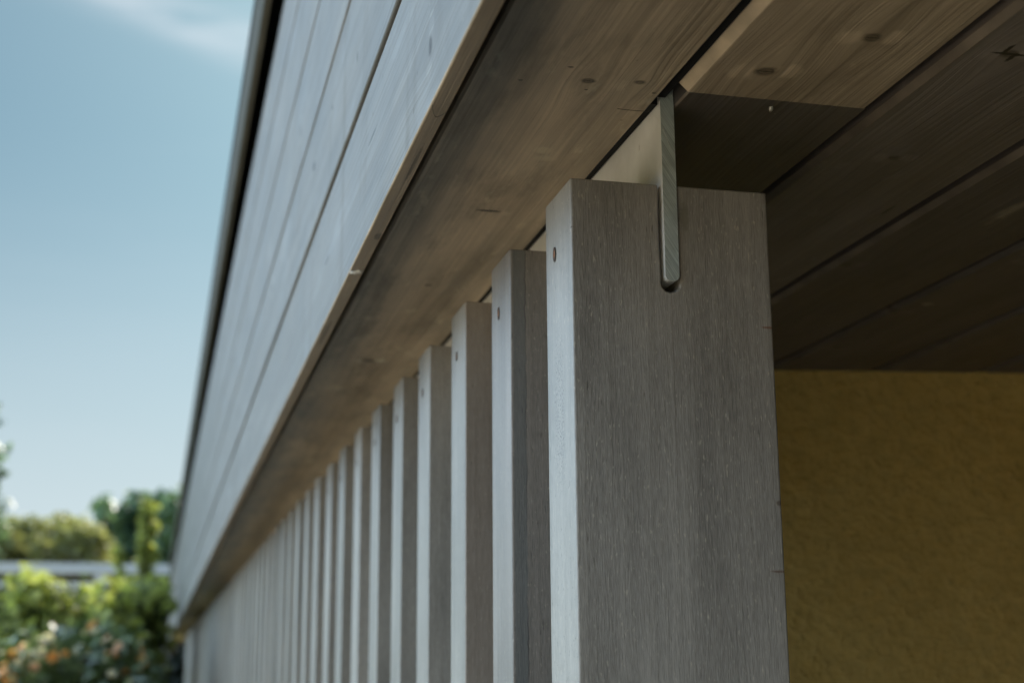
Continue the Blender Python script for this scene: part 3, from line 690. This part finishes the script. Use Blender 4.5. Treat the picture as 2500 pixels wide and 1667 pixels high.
# bright green shrubs in front of the fence
def shrub(name, pa, top, Y, n, mat, lab, cat, seed, size=.03, rr=(.06, .14), cnt=40, tips=10, group=None, bot=1667, **k):
    cl = []; rg = random.Random(seed)
    for q in range(cnt):
        px = rg.uniform(*pa); py = rg.uniform(top, bot); p = at(px, py, Y + rg.uniform(-.35, .35)); r = rg.uniform(*rr); cl.append((tuple(p), (r, r, r)))
    for q in range(tips):
        px = rg.uniform(*pa); p = at(px, top - rg.uniform(-4, 24), Y + rg.uniform(-.3, .3)); cl.append((tuple(p), (.025, .025, .07)))
    c = at(sum(pa) / 2, bot, Y)
    zb = terr(c.x, c.y)
    for q in range(int(cnt * .6)):
        p = at(rg.uniform(*pa), bot, Y + rg.uniform(-.3, .3)); z = rg.uniform(zb + .1, p.z); r = rr[1]; cl.append(((p.x, p.y, z), (r, r, r)))
    young = k.pop('young', 0)  # number of sunlit leaves, the lit tops put in as colour
    root = plant(name, (c.x, c.y), cl, mat, n, size, lab, cat, group, seed, .02, 'stem', 'foliage', **k)
    if young:  # sunlit tops over dark insides, put in as two leaf colours
        zt = max(q[0][2] for q in cl[:cnt])
        tops = [((q[0][0], q[0][1] - .03, q[0][2] + .03), (q[1][0] * 1.05,) * 3) for q in cl[:cnt + tips] if q[0][2] > zt - .62 and rg.random() < .55]
        leaves('sunlit_leaves', M['leaf_bright'], tops, young, .042, root, seed + 500, aspect=.6)
    return root
G = 'green shrubs before the fence'
shrub('green_shrub', (-260, 10), 1450, 8.4, 3800, M['leaf_green'], 'bright green shrub reaching out of the left edge before the white fence', 'shrub', 11, group=G, young=750)
shrub('green_shrub', (20, 130), 1446, 8.2, 3800, M['leaf_green'], 'bright green shrub with dark shaded middle before the left part of the fence', 'shrub', 12, group=G, young=750)
shrub('green_shrub', (130, 235), 1466, 8.3, 3800, M['leaf_green'], 'bright green shrub standing before the gap where the lower fence rail shows', 'shrub', 13, group=G, young=750)
shrub('green_shrub', (232, 318), 1458, 8.0, 3800, M['leaf_green'], 'yellow green shrub between the fence gap and the tall shoots', 'shrub', 14, group=G, young=750)
shrub('green_shrub', (300, 376), 1462, 8.6, 3800, M['leaf_green'], 'yellow green shrub pressed against the end of the eaves', 'shrub', 15, group=G, young=750)
cl = [(A(364 + random.uniform(-16, 12), y + random.uniform(-8, 8), 9.2), (random.uniform(.012, .035) + .00012 * (y - 1232), .03, random.uniform(.03, .08))) for y in range(1232, 1480, 11)] + [(A(292 + random.uniform(-4, 4), y, 9.0), (.03, .03, .04)) for y in (1345, 1352, 1375, 1400, 1430)]
cl += [(A(366 + random.uniform(-18, 10), y, 9.2), (.06, .06, .07)) for y in range(1420, 1480, 16)]
plant('tall_shoots', (A(362, 1600, 9.2)[0], 9.2), cl, M['leaf_bright'], 1300, .032, 'tall yellow green shoots rising above the fence beside the eaves', 'climbing plant', None, 16, .015, 'stem', 'foliage')
# shrub filling the dark void under the roof end, shade put into its leaf colour
cl = clumps_in((.42, 12.6, CZ - .16), (.48, .7, .42), 90, .15, 8)
plant('void_shade_shrub', (.45, 13.0), cl, M['leaf_shade'], 16000, .045, 'almost black shrub standing in for the dark void under the far end of the roof', 'shrub', None, 17, .03, 'stem', 'foliage')
# flowering bushes
def bloom_mesh(seed):
    rg = random.Random(seed); bm = bmesh.new()
    for ring, (n, tilt, L) in enumerate(((6, 15, .034), (6, 40, .030), (5, 65, .024), (4, 82, .018))):
        for k in range(n):
            a = 2 * math.pi * (k + rg.random() * .4 + ring * .5) / n; t = R(tilt + rg.uniform(-8, 8))
            o_ = Vector((math.cos(a), math.sin(a), 0)); s_ = Vector((-math.sin(a), math.cos(a), 0)); u = Vector((0, 0, 1))
            d = o_ * math.cos(t) + u * math.sin(t); wv = L * .48
            p = [Vector((0, 0, 0)), d * L * .55 + s_ * wv, d * L + u * L * .12 + s_ * wv * .5, d * L + u * L * .12 - s_ * wv * .5, d * L * .55 - s_ * wv]
            bm.faces.new([bm.verts.new(q) for q in p])
    return bm
def flowering(name, pa, top, Y, lab, seed, blooms, n=4200, ):
    root = shrub(name, pa, top, Y, n, M['leaf_rose'], lab, 'flowering bush', seed, .028, (.04, .10), 60, 8, 'flowering bushes in the foreground of the garden', 1690)
    names = {'o': 'petal_orange', 'c': 'petal_cream', 'p': 'petal_pink'}
    labs = {'o': 'orange bloom', 'c': 'cream bloom', 'p': 'salmon bloom'}
    rb = random.Random(seed)
    blooms = blooms + [(rb.uniform(max(pa[0], 0) * 2.766, pa[1] * 2.766), rb.uniform(1250, 1600), rb.choice('ccpco'), rb.uniform(.3, .55)) for _ in range(14)]
    for k, (vx, vy, c, sc) in enumerate(blooms):
        p = at(vx / 2.766, 1100 + vy / 2.766, Y - .32 + random.uniform(-.05, .05))
        o = obj('bloom', bloom_mesh(seed * 50 + k), M[names[c]], smooth=False)
        a = o.data.attributes.new('leaf_tone', 'FLOAT', 'FACE'); a.data.foreach_set('value', [random.random() for _ in o.data.polygons])
        o.location = p; o.scale = (sc * .62,) * 3; o.rotation_euler = (R(random.uniform(30, 80)), 0, R(random.uniform(-50, 50))); child(o, root); o['label'] = labs[c]
flowering('rose_bush', (-90, 170), 1585, 5.6, 'flowering bush at lower left crowded with orange, salmon and cream blooms', 21,
          [(330,1270,'c',1.0),(300,1300,'p',.8),(170,1340,'p',1.2),(200,1380,'c',.9),(90,1385,'o',1.2),(110,1405,'c',.8),(130,1440,'c',.9),(150,1490,'c',.9),(90,1470,'o',.8),(270,1365,'c',1.),(375,1350,'o',.8),(360,1400,'o',1.1),(385,1410,'c',.8),(440,1372,'o',.7),(230,1460,'p',.9),(210,1465,'o',.7),(20,1510,'p',1.),(90,1545,'c',.9),(40,1560,'o',.8),(320,1480,'c',.6),(-60,1450,'o',1.),(-120,1380,'p',1.)])
flowering('rose_bush', (150, 262), 1560, 5.9, 'deep green flowering bush with a single orange bloom at its top', 22,
          [(630,1185,'o',1.1),(645,1225,'c',.9),(600,1240,'p',.6),(560,1230,'c',.5),(560,1400,'c',.9),(500,1350,'c',.7),(700,1500,'c',.8),(660,1490,'p',.7),(420,1540,'c',.8)])
flowering('rose_bush', (240, 352), 1585, 5.7, 'deep green flowering bush beside the eaves with scattered orange blooms', 23,
          [(805,1320,'p',.8),(790,1385,'o',.6),(960,1415,'o',.9),(975,1440,'o',.6),(870,1485,'o',1.0),(890,1560,'c',.8),(750,1510,'c',.8),(940,1490,'c',.6),(1000,1470,'o',.5)])

# added unseen house behind the photographer, keeps sky light off the slat sides
nb = empty('light_blocking_house', (-1, -9, 0), 'added dark brick house behind the camera that blocks sky light', 'house')
bm = bmesh.new(); box(bm, -9, 7, -12, -7, 0, 5.6); part('added_house_wall', bm, plain('dark brown brick of added house', (.085, .06, .045), .9, .2, 0, 25, .35, .004), nb)
bm = bmesh.new()
v_ = [bm.verts.new(p) for p in ((-9.4, -6.6, 5.6), (7.4, -6.6, 5.6), (7.4, -12.4, 5.6), (-9.4, -12.4, 5.6), (-9.4, -9.5, 7.6), (7.4, -9.5, 7.6))]
for f_ in ((0, 1, 5, 4), (3, 4, 5, 2), (0, 4, 3), (1, 2, 5), (0, 3, 2, 1)): bm.faces.new([v_[q] for q in f_])
part('roof', bm, plain('dark roof tiles of added house', (.05, .045, .045), .8, .3, 0, 20, .3, .01), nb)  # roof of the added light blocking house
for wx in (-7, -3.6, -.2, 3.2):
    for wz in (1.0, 3.6):
        bm = bmesh.new()
        for q in ((wx, wx + .08, wz, wz + 1.3), (wx + 1.12, wx + 1.2, wz, wz + 1.3), (wx + .08, wx + 1.12, wz, wz + .08), (wx + .08, wx + 1.12, wz + 1.22, wz + 1.3)): box(bm, q[0], q[1], -7.02, -6.94, q[2], q[3])
        wf = part('added_house_window', bm, M['white'], nb)
        bm = bmesh.new(); box(bm, wx + .081, wx + 1.119, -7.015, -6.98, wz + .081, wz + 1.219); pn = obj('pane', bm, plain('window glass %d' % int(wx * 10 + wz), (.02, .025, .03), .08, .8, 0, 3, .1, 0), None)
        pn.parent = wf; pn.matrix_parent_inverse = wf.matrix_world.inverted()
# more trees round the garden, out of this view
for k, (x, y, sc) in enumerate(((-9, 20, 1.0), (-14, 9, 1.2), (-7, 30, 1.3), (9, 26, 1.2), (-13, -6, 1.1))):
    z = terr(x, y); cl = clumps_in((x, y, z + 2.6 * sc), (1.7 * sc, 1.7 * sc, 1.6 * sc), 40, .5 * sc, 60 + k)
    plant('garden_tree', (x, y), cl, M['leaf_dark'] if k % 2 else M['leaf_olive'], 5000, .10, ['olive green tree far left beyond the lawn', 'dark tree left of the paving', 'tall olive green tree at the back of the garden', 'dark tree beyond the house', 'olive green tree behind the paving'][k], 'tree', None, 70 + k, .14)
